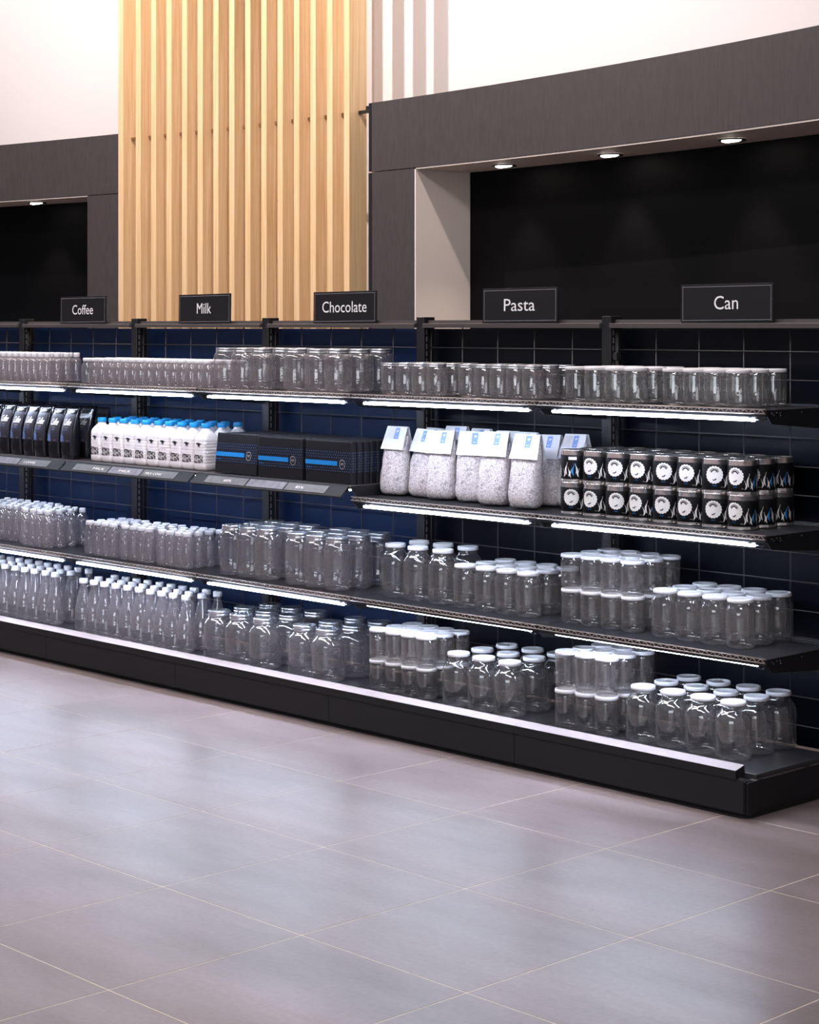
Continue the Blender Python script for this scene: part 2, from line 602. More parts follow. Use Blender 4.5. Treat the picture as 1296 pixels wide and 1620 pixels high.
# ------------------------------------------------------------------ wooden slat screen
scr = empty('slat_screen', (*on_arc(AR, 90.3), 0))
tag(scr, 'screen of tall vertical wooden slats between the two dark portals', 'slat screen')
inv = Matrix.Translation(-Vector(scr.location))
DEG_PER_M = 180 / PI / AR
fin_deg = [94.262] + [93.683 - 0.5058 * k for k in range(14)]
slat_me = MB().box(0, 0.047, 0, 0.121, 0.0, 5.6, 0.0012).mesh('slat', 'wood')
for d in fin_deg:
    o = obj('slat', slat_me, scr)
    x, y = on_arc(AR, d)
    o.location = (x - scr.location.x, y - scr.location.y, 0)
    o.rotation_euler = (0, 0, math.radians(d - 90))
for zc in (2.72, 0.6, 4.6):
    for k, d in enumerate(fin_deg):
        d0 = d - 0.047 * DEG_PER_M - 0.003
        d1 = fin_deg[k + 1] + 0.003 if k < 14 else A1 + 0.08
        if d0 - d1 < 0.02 or (k == 14 and zc != 2.72):
            continue
        m = MB().arc_box(AC, AR + 0.062, AR + 0.085, d0, d1, zc - 0.008, zc + 0.008, 2)
        mapped(m, lambda x, y, z: (x - scr.location.x, y - scr.location.y, z))
        obj('rail_spacer', m.mesh('rail_spacer', 'black_metal' if k == 14 else 'spacer_brown'), scr)
bk = MB().arc_box(AC, AR + 0.03, AR + 0.06, A1 + 0.30, A1 + 0.01, ZT - 0.030, ZT - 0.008, 1)
mapped(bk, lambda x, y, z: (x - scr.location.x, y - scr.location.y, z))
obj('bracket', bk.mesh('bracket', 'black_metal'), scr, label='black bracket tying the slats to the fascia')

# ------------------------------------------------------------------ recessed downlights
ring_me = MB().lathe([(0.046, 0.0), (0.060, -0.004), (0.062, 0.0), (0.060, 0.004)], 28, False, False).mesh('trim_ring', 'black_metal')
lens_me = MB().lathe([(0.0005, -0.010), (0.030, -0.0085), (0.045, -0.002), (0.046, 0.003)], 28, False, False).mesh('lens', 'lamp_lens')
for n, (rr, dg, lab) in enumerate(((0.255, 83.37, 'recessed downlight in the soffit above the Pasta sign'),
                                   (0.285, 80.75, 'recessed downlight in the soffit between the Pasta and Can signs'),
                                   (0.262, 77.78, 'recessed downlight in the soffit above the Can sign'),
                                   (0.205, 97.60, 'recessed downlight in the soffit above the Coffee sign'))):
    x, y = on_arc(AR + rr - 0.06, dg)
    r = empty('downlight', (x, y, ZB - 0.0105))
    tag(r, lab, 'downlight', 'recessed downlights in the niches')
    obj('trim_ring', ring_me, r)
    ln = obj('lens', lens_me, r)
    ln.rotation_euler = (math.radians(10), 0, 0)
    sp = spot_light('downlight_beam', (x, y, ZB - 0.03), (x - 0.08, y - 0.14, 0), 16, (1.0, 0.86, 0.76), 1.45, 0.6, 0.03)

# ================================================================== SHELVING RUN
XE = 2.488          # free end of the run
YS = 0.087          # front of the upper shelves
YP = 0.470          # front of the upright posts
ZD = 0.135          # base deck
Z1, Z2, Z2B, Z3 = 1.302, 0.895, 0.938, 0.497
NB = 6
BAY = ['Can', 'Pasta', 'Chocolate', 'Milk', 'Coffee', 'unsigned']


def shelf_meshes(kind):
    """meshes of one wire shelf, origin at its left front corner, top surface at z = 0, length 1 m along X, depth to the posts"""
    D = YP - YS - 0.003
    g = {}
    deck = MB()
    deck.box(0.004, 0.996, 0.010, D, -0.006, -0.001)
    for k in range(24):
        deck.box(0.006, 0.994, 0.022 + k * 0.0148, 0.0255 + k * 0.0148, -0.001, 0.0)
    g['deck'] = deck.mesh('shelf_deck', 'deck')
    e = MB()
    if kind == 'wire':
        e.rod((0.002, 0.002, 0.001), (0.998, 0.002, 0.001), 0.0024)
        e.rod((0.002, 0.000, -0.012), (0.998, 0.000, -0.012), 0.0024)
        n = 62
        pts = [(0.004 + 0.992 * i / n, 0.001, 0.0005 if i % 2 else -0.0115) for i in range(n + 1)]
        for a, b in zip(pts[:-1], pts[1:]):
            e.rod(a, b, 0.0014, 4)
        g['edge'] = e.mesh('front_edge', 'wire_bright')
        bk = MB()
        bk.box(0.004, 0.996, 0.006, 0.012, -0.024, -0.002)
        g['back_strip'] = bk.mesh('edge_strip', 'black_metal')
    b = MB()
    pr = [(0.006, 0.0), (0.006, -0.016), (0.035, -0.046), (0.10, -0.052), (D, -0.075), (D, 0.0)]
    for x in (0.0,):
        n = len(pr)
        v = [(x0, y, z - 0.001) for x0 in (0.0006, 0.0034) for y, z in pr]
        f = [tuple(range(n)), tuple(range(2 * n - 1, n - 1, -1))] + [(i, n + i, n + (i + 1) % n, (i + 1) % n) for i in range(n)]
        b.add(v, f)
    g['bracket'] = b.mesh('bracket', 'black_metal')
    h = MB()
    h.box(0.075, 0.950, 0.010, 0.034, -0.0255, -0.0245)
    h.box(0.075, 0.950, 0.010, 0.0115, -0.034, -0.0255)
    h.box(0.084, 0.100, 0.004, 0.034, -0.040, -0.026)
    h.box(0.925, 0.941, 0.004, 0.034, -0.040, -0.026)
    g['housing'] = h.mesh('lamp_housing', 'led_housing')
    t = MB()
    t.rod((0.072, 0.006, -0.0335), (0.953, 0.006, -0.0335), 0.0045, 8)
    g['tube'] = t.mesh('lamp_tube', 'led')
    w = MB()
    w.tube([(0.955, 0.012, -0.032), (0.975, 0.016, -0.036), (0.986, 0.030, -0.030), (0.990, 0.060, -0.040)], 0.0022)
    g['lead'] = w.mesh('lamp_lead', 'cable')
    return g


WS = shelf_meshes('wire')
# solid shelf with sloping price rail
SD = MB().box(0.004, 0.9955, 0.0, YP - YS - 0.003, -0.012, 0.0, 0.0015).mesh('shelf_deck', 'rail_metal')
pr = MB()
sl = [(0.0, 0.001), (-0.046, -0.040), (-0.047, -0.045), (0.0, -0.018)]
n = len(sl)
v = [(x0, y, z) for x0 in (0.010, 0.990) for y, z in sl]
pr.add(v, [tuple(range(n)), tuple(range(2 * n - 1, n - 1, -1))] + [(i, n + i, n + (i + 1) % n, (i + 1) % n) for i in range(n)])
PRICE = pr.mesh('price_rail', 'price_rail')


def price_card(x0, x1, m):
    b = MB()
    pts = []
    for x in (x0, x1):
        for t in (0.20, 0.86):
            pts.append((x, -0.046 * t - 0.0012, 0.001 - 0.041 * t + 0.0014))
            pts.append((x, -0.046 * t + 0.0008, 0.001 - 0.041 * t - 0.0010))
    b.add(pts, [(0, 4, 6, 2), (1, 3, 7, 5), (0, 1, 5, 4), (2, 6, 7, 3), (0, 2, 3, 1), (4, 5, 7, 6)])
    return b.mesh('price_card', m)


CARDS = [price_card(0.10, 0.375, 'price_card'), price_card(0.385, 0.625, 'price_card_mauve'), price_card(0.635, 0.885, 'price_card')]


def slope_text(s, cx, w, hgt, t=0.60):
    b = text_mb(s, w, hgt, cx, 0, 0)
    return mapped(b, lambda x, y, z: (x, -0.046 * (t - z / 0.0616) - 0.0022, 0.001 - 0.041 * (t - z / 0.0616) + 0.0024))


rail_prof = [(0.458, 1.566), (0.458, 1.582), (0.462, 1.584), (0.492, 1.584), (0.494, 1.597), (0.520, 1.597), (0.520, 1.566)]


def extrude_x(prof, x0, x1):
    n = len(prof)
    v = [(x, y, z) for x in (x0, x1) for y, z in prof]
    return MB().add(v, [tuple(range(n))[::-1], tuple(range(n, 2 * n))] + [(i, (i + 1) % n, n + (i + 1) % n, n + i) for i in range(n)])


RAIL = extrude_x(rail_prof, 0.024, 0.976).mesh('top_rail', 'rail_metal')
POST = MB().box(-0.0225, 0.0225, YP, YP + 0.062, 0, 1.610, 0.0015).mesh('upright_post', 'black_metal')
sb = MB()
for k in range(44):
    z = 0.25 + k * 0.03
    sb.box(0.0225, 0.0232, YP + 0.012, YP + 0.018, z, z + 0.02)  # bright raised dashes modelling the pale light seen through the post slots
SLOTS = sb.mesh('slot_light_dashes', 'wire_bright')
wm = MB()
for k in range(6):
    x = 0.0125 + 0.197 * k if k else 0.028
    x = min(x, 0.972)
    wm.rod((x, 0.506, 0.16), (x, 0.506, 1.566), 0.0026, 5)
for k in range(14):
    z = 1.485 - 0.0985 * k
    wm.rod((0.025, 0.5012, z), (0.974, 0.5012, z), 0.0024, 5)
WIREM = wm.mesh('wire_grid', 'wire')
PANN = MB().box(0.001, 0.999, 0.560, 0.572, 0.12, 1.562).mesh('back_panel', 'panel_navy')
PAND = MB().box(0.001, 0.999, 0.560, 0.572, 0.12, 1.562).mesh('back_panel', 'panel_near_black')
DECKB = MB().box(0.0015, 0.9985, 0.040, 0.467, ZD - 0.02, ZD, 0.001).mesh('base_deck', 'deck')
KICK = MB().box(0.0012, 0.9988, -0.030, -0.022, 0.020, 0.1275, 0.0012).mesh('kick_panel', 'kick_metal')
PLINTH = MB().box(0.0005, 0.9995, 0.012, 0.467, 0.0, 0.115).mesh('plinth', 'black_metal')
lipb = MB()
lp = [(-0.0345, 0.127), (-0.0345, 0.1538), (0.0120, 0.1655), (0.0150, 0.135), (0.0060, 0.130)]
LIPF = extrude_x(lp, 0.0004, 0.9996).mesh('front_lip', 'kick_metal')
LIPE = extrude_x(lp, 0.0004, 0.972).mesh('front_lip', 'kick_metal')
lc = [(-0.0342, 0.1541), (-0.0342, 0.1549), (0.0118, 0.1666), (0.0118, 0.1658)]
LCF = extrude_x(lc, 0.0004, 0.9996).mesh('lip_cover', 'lip')
LCE = extrude_x(lc, 0.0004, 0.972).mesh('lip_cover', 'lip')

for k in range(NB):
    x0 = XE - 1.0 - k
    b = empty('shelving_bay', (x0, 0, 0))
    nm = BAY[k]
    if nm == 'unsigned':
        lab = 'black shelving bay next to the Coffee bay, with no sign in view'
    else:
        lab = 'black wire shelving bay with base and lit shelves under the %s sign' % nm
    tag(b, lab, 'shelving', 'joined shelving bays')
    po = obj('upright_post', POST, b)
    obj('slot_light_dashes', SLOTS, po)['kind'] = 'stuff'
    if k == 0:
        obj('upright_post', POST, b, (1, 0, 0))
    obj('top_rail', RAIL, b)
    obj('wire_grid', WIREM, b)
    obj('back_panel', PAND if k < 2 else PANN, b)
    obj('base_deck', DECKB, b)
    obj('kick_panel', KICK, b)
    obj('plinth', PLINTH, b)
    lf = obj('front_lip', LIPE if k == 0 else LIPF, b)
    obj('lip_cover', LCE if k == 0 else LCF, lf, label='pale satin strip along the top of the front lip')
    if k == 0:
        ep = MB()
        ep.box(1.0, 1.008, -0.018, 0.52, 0.020, 0.118, 0.0012)
        e = obj('end_panel', ep.mesh('end_panel', 'kick_metal'), b)
        ed = MB().box(0.985, 1.008, 0.016, 0.52, 0.118, 0.1205)
        obj('end_trim', ed.mesh('end_trim', 'rail_metal'), e)
        cl = MB().box(0.988, 0.999, -0.022, -0.010, 0.024, 0.122, 0.001)
        obj('corner_clip', cl.mesh('corner_clip', 'black_metal'), e)
        for yy in (0.035, 0.29):
            obj('slot', MB().box(0.990, 1.0086, yy, yy + 0.03, 0.119, 0.1222).mesh('slot', 'black_metal'), e)
    for lv, (zz, solid) in enumerate(((Z1, False), (Z2 if k < 2 else Z2B, k >= 2), (Z3, False))):
        sh = obj('price_shelf' if solid else 'wire_shelf', SD if solid else WS['deck'], b, (0, YS, zz))
        if solid:
            p_ = obj('price_rail', PRICE, sh)
            if k < 5:
                for c_ in CARDS:
                    obj('price_card', c_, sh)
            tx = {2: (('60%', 0.25, 0.05), ('85%', 0.72, 0.05)), 3: (('MILK', 0.30, 0.09), ('MILK', 0.505, 0.09), ('MILK COW', 0.72, 0.12)),
                  4: (('COFFEE', 0.24, 0.10), ('COFFEE', 0.72, 0.10))}.get(k, ())
            if tx:
                mb = MB()
                for s_, cx_, w_ in tx:
                    q = slope_text(s_, cx_, w_, 0.013, 0.66)
                    mb.add(q.v, q.f)
                obj('card_lettering', mb.mesh('card_lettering', 'print_cream'), sh)
            lt = obj('lamp_tube', WS['tube'], sh, (0, 0.12, 0.004))
            obj('lamp_housing', WS['housing'], sh, (0, 0.12, 0.004))
        else:
            obj('front_edge', WS['edge'], sh)
            obj('edge_strip', WS['back_strip'], sh)
            up = (0, 0.018, 0.0085) if (lv == 2 and k < 2) else (0, 0, 0)
            obj('lamp_housing', WS['housing'], sh, up)
            obj('lamp_tube', WS['tube'], sh, up)
            obj('lamp_lead', WS['lead'], sh)
        obj('bracket', WS['bracket'], sh)
        br = obj('bracket', WS['bracket'], sh, (0.996, 0, 0))
        if k == 0:
            sc = MB()
            for (yy, zz2) in ((0.035, -0.012), (0.046, -0.018), (0.062, -0.010), (0.080, -0.012), (0.083, -0.020), (0.20, -0.012)):
                sc.lathe([(0.0025, 0.0), (0.0022, 0.0012)], 8, True, True)
                m = len(sc.v) - 16
                for q in range(m, len(sc.v)):
                    a_, b_, c_ = sc.v[q]
                    sc.v[q] = (0.0034 + c_, yy + a_, zz2 + b_)
            obj('screw', sc.mesh('screw', 'screw'), sh, (0.996, 0, 0))
    if k in (0, 4):
        cl = MB().box(0.030, 0.046, 0.474, 0.500, 1.445, 1.475, 0.002)
        cl.rod((0.034, 0.487, 0.3), (0.034, 0.487, 1.56), 0.002, 5)
        cl.rod((0.041, 0.487, 0.3), (0.041, 0.487, 1.56), 0.002, 5)
        obj('cable_connector', cl.mesh('cable_connector', 'cable'), b)

# ------------------------------------------------------------------ category signs
board = MB().box(-0.2, 0.2, -0.003, 0.003, 0, 0.136, 0.0008).mesh('board', 'sign_board')
st = MB()
for i in range(64):
    x = -0.1905 + i * 0.381 / 63
    for z in (0.0085, 0.1275):
        st.poly_y([(x - 0.0014, z - 0.0008), (x + 0.0014, z - 0.0008), (x + 0.0014, z + 0.0008), (x - 0.0014, z + 0.0008)], -0.0034)
for i in range(20):
    z = 0.0085 + i * 0.119 / 19
    for x in (-0.1905, 0.1905):
        st.poly_y([(x - 0.0008, z - 0.0014), (x + 0.0008, z - 0.0014), (x + 0.0008, z + 0.0014), (x - 0.0008, z + 0.0014)], -0.0034)
STITCH = st.mesh('stitched_border', 'print_grey')
for s_, x, w, dz, rot in (('Can', 2.040, 0.104, 0.0, 0.6), ('Pasta', 1.043, 0.165, 0.0, 0.0), ('Chocolate', 0.018, 0.282, 0.0, 0.4),
                          ('Milk', -0.960, 0.110, 0.0, -1.0), ('Coffee', -1.952, 0.182, 0.0, 0.0)):
    r = empty('category_sign', (x, 0.474, 1.5858))
    r.rotation_euler = (math.radians(-1.0), math.radians(-0.35), math.radians(rot))
    tag(r, 'black rectangular sign reading %s in white on the top rail' % s_, 'sign', 'category signs on the top rail')
    obj('board', board, r)
    obj('stitched_border', STITCH, r)['kind'] = 'stuff'
    obj('lettering', text_mb(s_, w, 0.048, 0.0, 0.046, -0.0036).mesh('lettering', 'letter_white'), r)

# ================================================================== PRODUCTS


def lid_mesh(r, h, m, ring=False, seg=28):
    if ring:
        p = [(r * 0.97, 0), (r, 0.001), (r, h * 0.38), (r * 0.965, h * 0.44), (r * 0.965, h * 0.52), (r, h * 0.58), (r, h * 0.9),
             (r * 0.96, h), (r * 0.90, h), (r * 0.88, h - 0.0012), (0.0004, h - 0.0012)]
    else:
        p = [(r * 0.96, 0), (r, 0.0012), (r, h * 0.72), (r * 0.97, h), (r * 0.86, h), (r * 0.83, h - 0.0012), (0.0004, h - 0.0012)]
    return MB().lathe(p, seg, True, False).mesh('lid', m)


def jar_spec(prof, lidr, lidh, H, mat, lidmat, ring=False, flute=None, seg=28):
    b = MB().lathe(prof, seg, True, False, flute).mesh('jar_body', mat)
    l = lid_mesh(lidr, lidh, lidmat, ring)
    for v in l.vertices:
        v.co.z += H - lidh
    return [('jar_body', b, []), ('lid', l, [])]


def base_prof(r):
    # raised punt and rounded heel
    return [(r * 0.30, 0.006), (r * 0.62, 0.0045), (r * 0.74, 0.0), (r * 0.88, 0.001), (r * 0.97, 0.008), (r, 0.018)]


BIG = jar_spec(base_prof(0.062) + [(0.0622, 0.08), (0.062, 0.126), (0.0605, 0.140), (0.056, 0.153), (0.047, 0.164), (0.0405, 0.172),
                                  (0.039, 0.180), (0.0395, 0.198)], 0.0432, 0.014, 0.200, 'jar_glass', 'lid_white', flute=(18, 0.018, 0.012), seg=36)
MED = jar_spec(base_prof(0.051) + [(0.0512, 0.06), (0.0512, 0.112), (0.0495, 0.126), (0.0455, 0.136), (0.0420, 0.142), (0.0415, 0.148),
                                  (0.042, 0.163)], 0.0445, 0.013, 0.165, 'jar_glass', 'lid_white', flute=(14, 0.025, 0.012), seg=42)
SML = jar_spec(base_prof(0.0425) + [(0.0425, 0.05), (0.0425, 0.102), (0.0418, 0.108), (0.0395, 0.111), (0.0395, 0.123)], 0.0428, 0.012, 0.125,
               'jar_glass', 'lid_white', flute=(14, 0.025, 0.010), seg=42)
PETB = jar_spec(base_prof(0.0705) + [(0.0705, 0.045), (0.0712, 0.050), (0.0705, 0.055), (0.0705, 0.140), (0.0690, 0.150), (0.0630, 0.164), (0.0530, 0.178),
                                    (0.0470, 0.182), (0.0470, 0.208)], 0.0500, 0.025, 0.210, 'pet_clear', 'lid_steel', True, flute=(10, 0.012, 0.014), seg=30)
PETT = jar_spec(base_prof(0.0573) + [(0.0573, 0.040), (0.0580, 0.044), (0.0573, 0.048), (0.0573, 0.158), (0.0580, 0.162), (0.0573, 0.166), (0.0560, 0.176), (0.0500, 0.188),
                                    (0.0455, 0.191), (0.0455, 0.213)], 0.0478, 0.024, 0.215, 'pet_clear', 'lid_steel', True, flute=(10, 0.02, 0.014), seg=30)
PETS = jar_spec(base_prof(0.0400) + [(0.0400, 0.050), (0.0400, 0.100), (0.0380, 0.107), (0.0368, 0.109), (0.0368, 0.123)], 0.0385, 0.014, 0.125,
                'pet_clear', 'lid_steel', True, seg=24)


def bottle_spec(prof, capr, caph, H, flute=None, mat='pet_bottle', ring=True, seg=18):
    b = MB().lathe(prof, seg, True, False, flute).mesh('bottle_body', mat)
    c = MB().lathe([(capr * 0.96, H - caph), (capr, H - caph + 0.001), (capr, H - 0.003), (capr * 0.9, H), (0.0003, H)], 16, True, False).mesh('cap', 'cap_white')
    sp = [('bottle_body', b, []), ('cap', c, [])]
    if ring:
        zr = H - caph - 0.004
        nr = prof[-1][0]
        g = MB().lathe([(nr * 1.02, zr), (nr * 1.35, zr + 0.0008), (nr * 1.35, zr + 0.0022), (nr * 1.02, zr + 0.003)], 14, False, False).mesh('neck_ring', mat)
        sp.append(('neck_ring', g, []))
    return sp


TALL = bottle_spec([(0.012, 0.008), (0.030, 0.0), (0.038, 0.004), (0.0405, 0.014), (0.0405, 0.060), (0.0410, 0.062), (0.0405, 0.064), (0.0405, 0.100),
                    (0.0390, 0.112), (0.0345, 0.136), (0.0325, 0.144), (0.0315, 0.146), (0.0280, 0.165), (0.0270, 0.167), (0.0225, 0.190), (0.0170, 0.208), (0.0150, 0.216), (0.0150, 0.240)],
                   0.0203, 0.022, 0.250, flute=(9, 0.03, 0.012), seg=27)
WIDE = bottle_spec([(0.010, 0.005), (0.022, 0.0), (0.0272, 0.004), (0.0285, 0.012), (0.0285, 0.070), (0.0278, 0.085), (0.0262, 0.100), (0.0268, 0.104), (0.0245, 0.116),
                    (0.0200, 0.132), (0.0170, 0.140), (0.0170, 0.155)], 0.0195, 0.018, 0.160, flute=(8, 0.05, 0.010), seg=24)
DOME = bottle_spec([(0.008, 0.008), (0.019, 0.0), (0.026, 0.004), (0.0290, 0.018), (0.0290, 0.050), (0.0282, 0.054), (0.0290, 0.058), (0.0290, 0.118), (0.0275, 0.132), (0.0225, 0.146),
                    (0.0140, 0.155), (0.0115, 0.158), (0.0115, 0.178)], 0.0162, 0.021, 0.183, flute=(5, 0.085, 0.020), seg=30)
MINI = bottle_spec([(0.008, 0.004), (0.020, 0.0), (0.0245, 0.004), (0.0255, 0.012), (0.0255, 0.094), (0.0240, 0.104), (0.0180, 0.112), (0.0125, 0.115), (0.0125, 0.136)],
                   0.0155, 0.022, 0.140, flute=(6, 0.05, 0.010), seg=18)
STUB = bottle_spec([(0.008, 0.004), (0.022, 0.0), (0.0270, 0.004), (0.0285, 0.012), (0.0285, 0.060), (0.0275, 0.076), (0.0235, 0.092), (0.0195, 0.099), (0.0195, 0.117)],
                   0.0220, 0.016, 0.120, flute=(6, 0.04, 0.010), ring=False, seg=18)


ORD = ['first', 'second', 'third', 'fourth', 'fifth', 'sixth', 'seventh', 'eighth', 'ninth', 'tenth', 'eleventh', 'twelfth', 'thirteenth', 'fourteenth', 'fifteenth', 'sixteenth']
ROW = ['front', 'second', 'third', 'fourth']
GAP = 0.0007


def block(spec, name, desc, ref, cat, group, xs, ys, z, scale=(1, 1, 1), jit=0.003, layers=1, H=0.0, dys=None):
    """rows and columns of look-alikes; each is told apart by its layer, its row and its count from a neighbour (ref, on the +X side)"""
    xs = sorted(xs, reverse=True)
    for l in range(layers):
        for r_, y in enumerate(ys):
            for i, x in enumerate(xs):
                jx, jy, rz = random.uniform(-jit, jit), random.uniform(-jit, jit), random.uniform(0, 2 * PI)
                yy = y + (dys(x) if dys else 0)
                if screen_u(x, yy) < -22:
                    continue
                lay = ('lower layer, ', 'upper layer, ')[l] if layers > 1 else ''
                lb = '%s, %s%s row, %s from %s' % (desc, lay, ROW[r_], ORD[i], ref)
                place(spec, name, lb, cat, group, (x + jx, yy + jy, z + GAP + l * (H + GAP)), rz, scale)


# --- bottom level
block(BIG, 'glass_jar', 'large white-lidded jar on the base', 'the run end', 'jar', 'large jars on the base, Can bay',
      (1.905, 2.036, 2.165, 2.291), (0.180, 0.307, 0.434), ZD, (1, 1, 0.957), jit=0.0005)
block(BIG, 'glass_jar', 'large white-lidded jar on the base', 'the Can bay', 'jar', 'large jars on the base, Pasta bay',
      (1.016, 1.151, 1.285), (0.162, 0.295, 0.430), ZD, (1, 1, 1.0), jit=0.002)
block(SML, 'glass_jar', 'small white-lidded jar, Can base', 'the large jars', 'jar', 'stacked small jars on the base, Can bay',
      (1.565, 1.659, 1.753), (0.163, 0.260, 0.362), ZD, (1, 1, 1.09), jit=0.0015, layers=2, H=0.1363)
block(SML, 'glass_jar', 'small white-lidded jar, Pasta base', 'the large jars', 'jar', 'stacked small jars on the base, Pasta bay',
      (0.586, 0.677, 0.768, 0.852), (0.153, 0.243, 0.332), ZD, (0.965, 0.965, 0.97), jit=0.0003, layers=2, H=0.1213)
block(PETB, 'storage_jar', 'wide silver-lidded plastic jar on the base', 'the Pasta bay', 'jar', 'wide plastic jars on the base',
      (-0.425, -0.275, -0.116, 0.142, 0.289), (0.143, 0.285, 0.4265), ZD, (0.985, 0.985, 1), jit=0.0003)
block(TALL, 'plastic_bottle', 'tall taper-necked bottle on the base', 'the wide jars', 'bottle', 'tall bottles on the base, Milk bay',
      [-1.456 + 0.0882 * k for k in range(10)], (0.142, 0.229, 0.322), ZD, jit=0.0027)
block(TALL, 'plastic_bottle', 'tall taper-necked bottle on the base', 'the Milk bay', 'bottle', 'tall bottles on the base, Coffee bay',
      [-1.738 - 0.0882 * k for k in range(11)], (0.170, 0.260, 0.360), ZD, jit=0.0027)
# --- third shelf
block(MED, 'glass_jar', 'medium white-lidded jar on the lowest wire shelf', 'the run end', 'jar', 'medium jars, Can bay',
      (1.967, 2.073, 2.180, 2.284), (0.228, 0.332, 0.444), Z3, jit=0.0006)
block(SML, 'glass_jar', 'small white-lidded jar, lowest wire shelf', 'medium jars', 'jar', 'stacked small jars on the lowest wire shelf',
      (1.536, 1.630, 1.723, 1.816), (0.229, 0.332, 0.430), Z3, jit=0.0015, layers=2, H=0.125)
block(MED, 'glass_jar', 'medium white-lidded jar on lowest wire shelf', 'the small jar stack', 'jar', 'medium jars, Pasta bay',
      (0.997, 1.105, 1.212, 1.322), (0.223, 0.332, 0.442), Z3, (0.95, 0.95, 1.0))
block(BIG, 'glass_jar', 'large white-lidded jar on lowest wire shelf', 'the medium jars', 'jar', 'large jars on the lowest wire shelf',
      (0.585, 0.721, 0.858), (0.235, 0.371), Z3, (0.955, 0.955, 1.055))
block(PETT, 'storage_jar', 'silver-lidded plastic jar on lowest wire shelf', 'the large jars', 'jar', 'plastic jars on the lowest wire shelf',
      (-0.400, -0.283, -0.164, 0.039, 0.160, 0.283), (0.198, 0.316, 0.433), Z3, jit=0.0005)
block(WIDE, 'plastic_bottle', 'small broad-capped bottle on lowest wire shelf', 'the plastic jars', 'bottle', 'small bottles, Milk bay',
      [px + 0.0625 * k for px in (-1.440, -1.155, -0.872) for k in range(4)], (0.168, 0.2285, 0.289, 0.350), Z3, jit=0.0012)
block(DOME, 'plastic_bottle', 'small dome-shouldered bottle on lowest wire shelf', 'the Milk bay', 'bottle', 'small bottles, Coffee bay',
      [px + 0.0645 * k for px in (-1.980, -2.264, -2.540) for k in range(4)], (0.158, 0.224, 0.291, 0.358), Z3, jit=0.0009,
      dys=lambda x: 0.0 if x > -2.0 else 0.045)
# --- top shelf
block(SML, 'glass_jar', 'small white-lidded jar on the top shelf', 'the run end', 'jar', 'small jars on the top shelf',
      (1.586, 1.678, 1.770, 1.862, 2.028, 2.119, 2.210, 2.302), (0.195, 0.295, 0.395), Z1, jit=0.002)
block(PETS, 'storage_jar', 'small silver-lidded jar on the top shelf', 'the white-lidded jars', 'jar', 'small plastic jars on the top shelf',
      (0.601, 0.688, 0.775, 0.862, 1.032, 1.115, 1.198, 1.281, 1.364), (0.200, 0.290, 0.380), Z1, jit=0.001)
block(PETT, 'storage_jar', 'large silver-lidded jar on the top shelf', 'the small jars', 'jar', 'plastic jars on the top shelf',
      (-0.442, -0.321, -0.200, 0.026, 0.165, 0.288), (0.198, 0.316, 0.433), Z1, (1, 1, 0.82), jit=0.0005)
block(STUB, 'plastic_bottle', 'tiny wide-capped bottle on the top shelf', 'the large jars', 'bottle', 'tiny bottles on the top shelf, Milk bay',
      [-1.495 + 0.0622 * k for k in range(16)], (0.190, 0.252, 0.314, 0.376), Z1, jit=0.0012)
block(MINI, 'plastic_bottle', 'tiny tall-capped bottle on the top shelf', 'the wide-capped bottles', 'bottle', 'tiny bottles on the top shelf, Coffee bay',
      [-1.815 - 0.0560 * k for k in range(16)], (0.175, 0.231, 0.287, 0.343), Z1, jit=0.0012)


# ------------------------------------------------------------------ milk bottles
def rrect(w, d, r, z, n=4, cy=0.0):
    pts = []
    for cx, cyy, a0 in ((w / 2 - r, d / 2 - r, 0), (-w / 2 + r, d / 2 - r, 90), (-w / 2 + r, -d / 2 + r, 180), (w / 2 - r, -d / 2 + r, 270)):
        for i in range(n + 1):
            a = math.radians(a0 + 90 * i / n)
            pts.append((cx + r * math.cos(a), cy + cyy + r * math.sin(a), z))
    return pts


rings = [rrect(0.066, 0.066, 0.018, 0.0), rrect(0.076, 0.076, 0.018, 0.003), rrect(0.083, 0.083, 0.016, 0.012)]
for k in range(8):
    z = 0.030 + k * 0.0135
    for dz, ins in ((0.0, 0), (0.0015, 0.0016), (0.004, 0.0016), (0.0055, 0)):
        rings.append(rrect(0.083 - ins, 0.083 - ins * 0.2, 0.016, z + dz))
rings += [rrect(0.083, 0.083, 0.017, 0.140), rrect(0.079, 0.079, 0.020, 0.150), rrect(0.066, 0.066, 0.024, 0.163), rrect(0.048, 0.048, 0.0225, 0.173),
          rrect(0.038, 0.038, 0.0185, 0.178), rrect(0.036, 0.036, 0.0178, 0.190)]
milk_body = MB().loft(rings).mesh('bottle_body', 'milk_plastic')
milk_cap = MB().lathe([(0.0205, 0.186), (0.0212, 0.187), (0.0212, 0.2035), (0.0195, 0.206), (0.0003, 0.206)], 20, True, False).mesh('cap', 'cap_blue')
YM = -0.0422


def blob(mb, cx, cz, r, n=9, sq=1.0, y=YM, seed=None, jag=0.35):
    rnd = random.Random(seed)
    pts = []
    for i in range(n):
        a = 2 * PI * i / n
        q = r * (1 + rnd.uniform(-jag, jag))
        pts.append((cx + q * math.cos(a), cz + q * sq * math.sin(a)))
    mb.poly_y(pts, y)


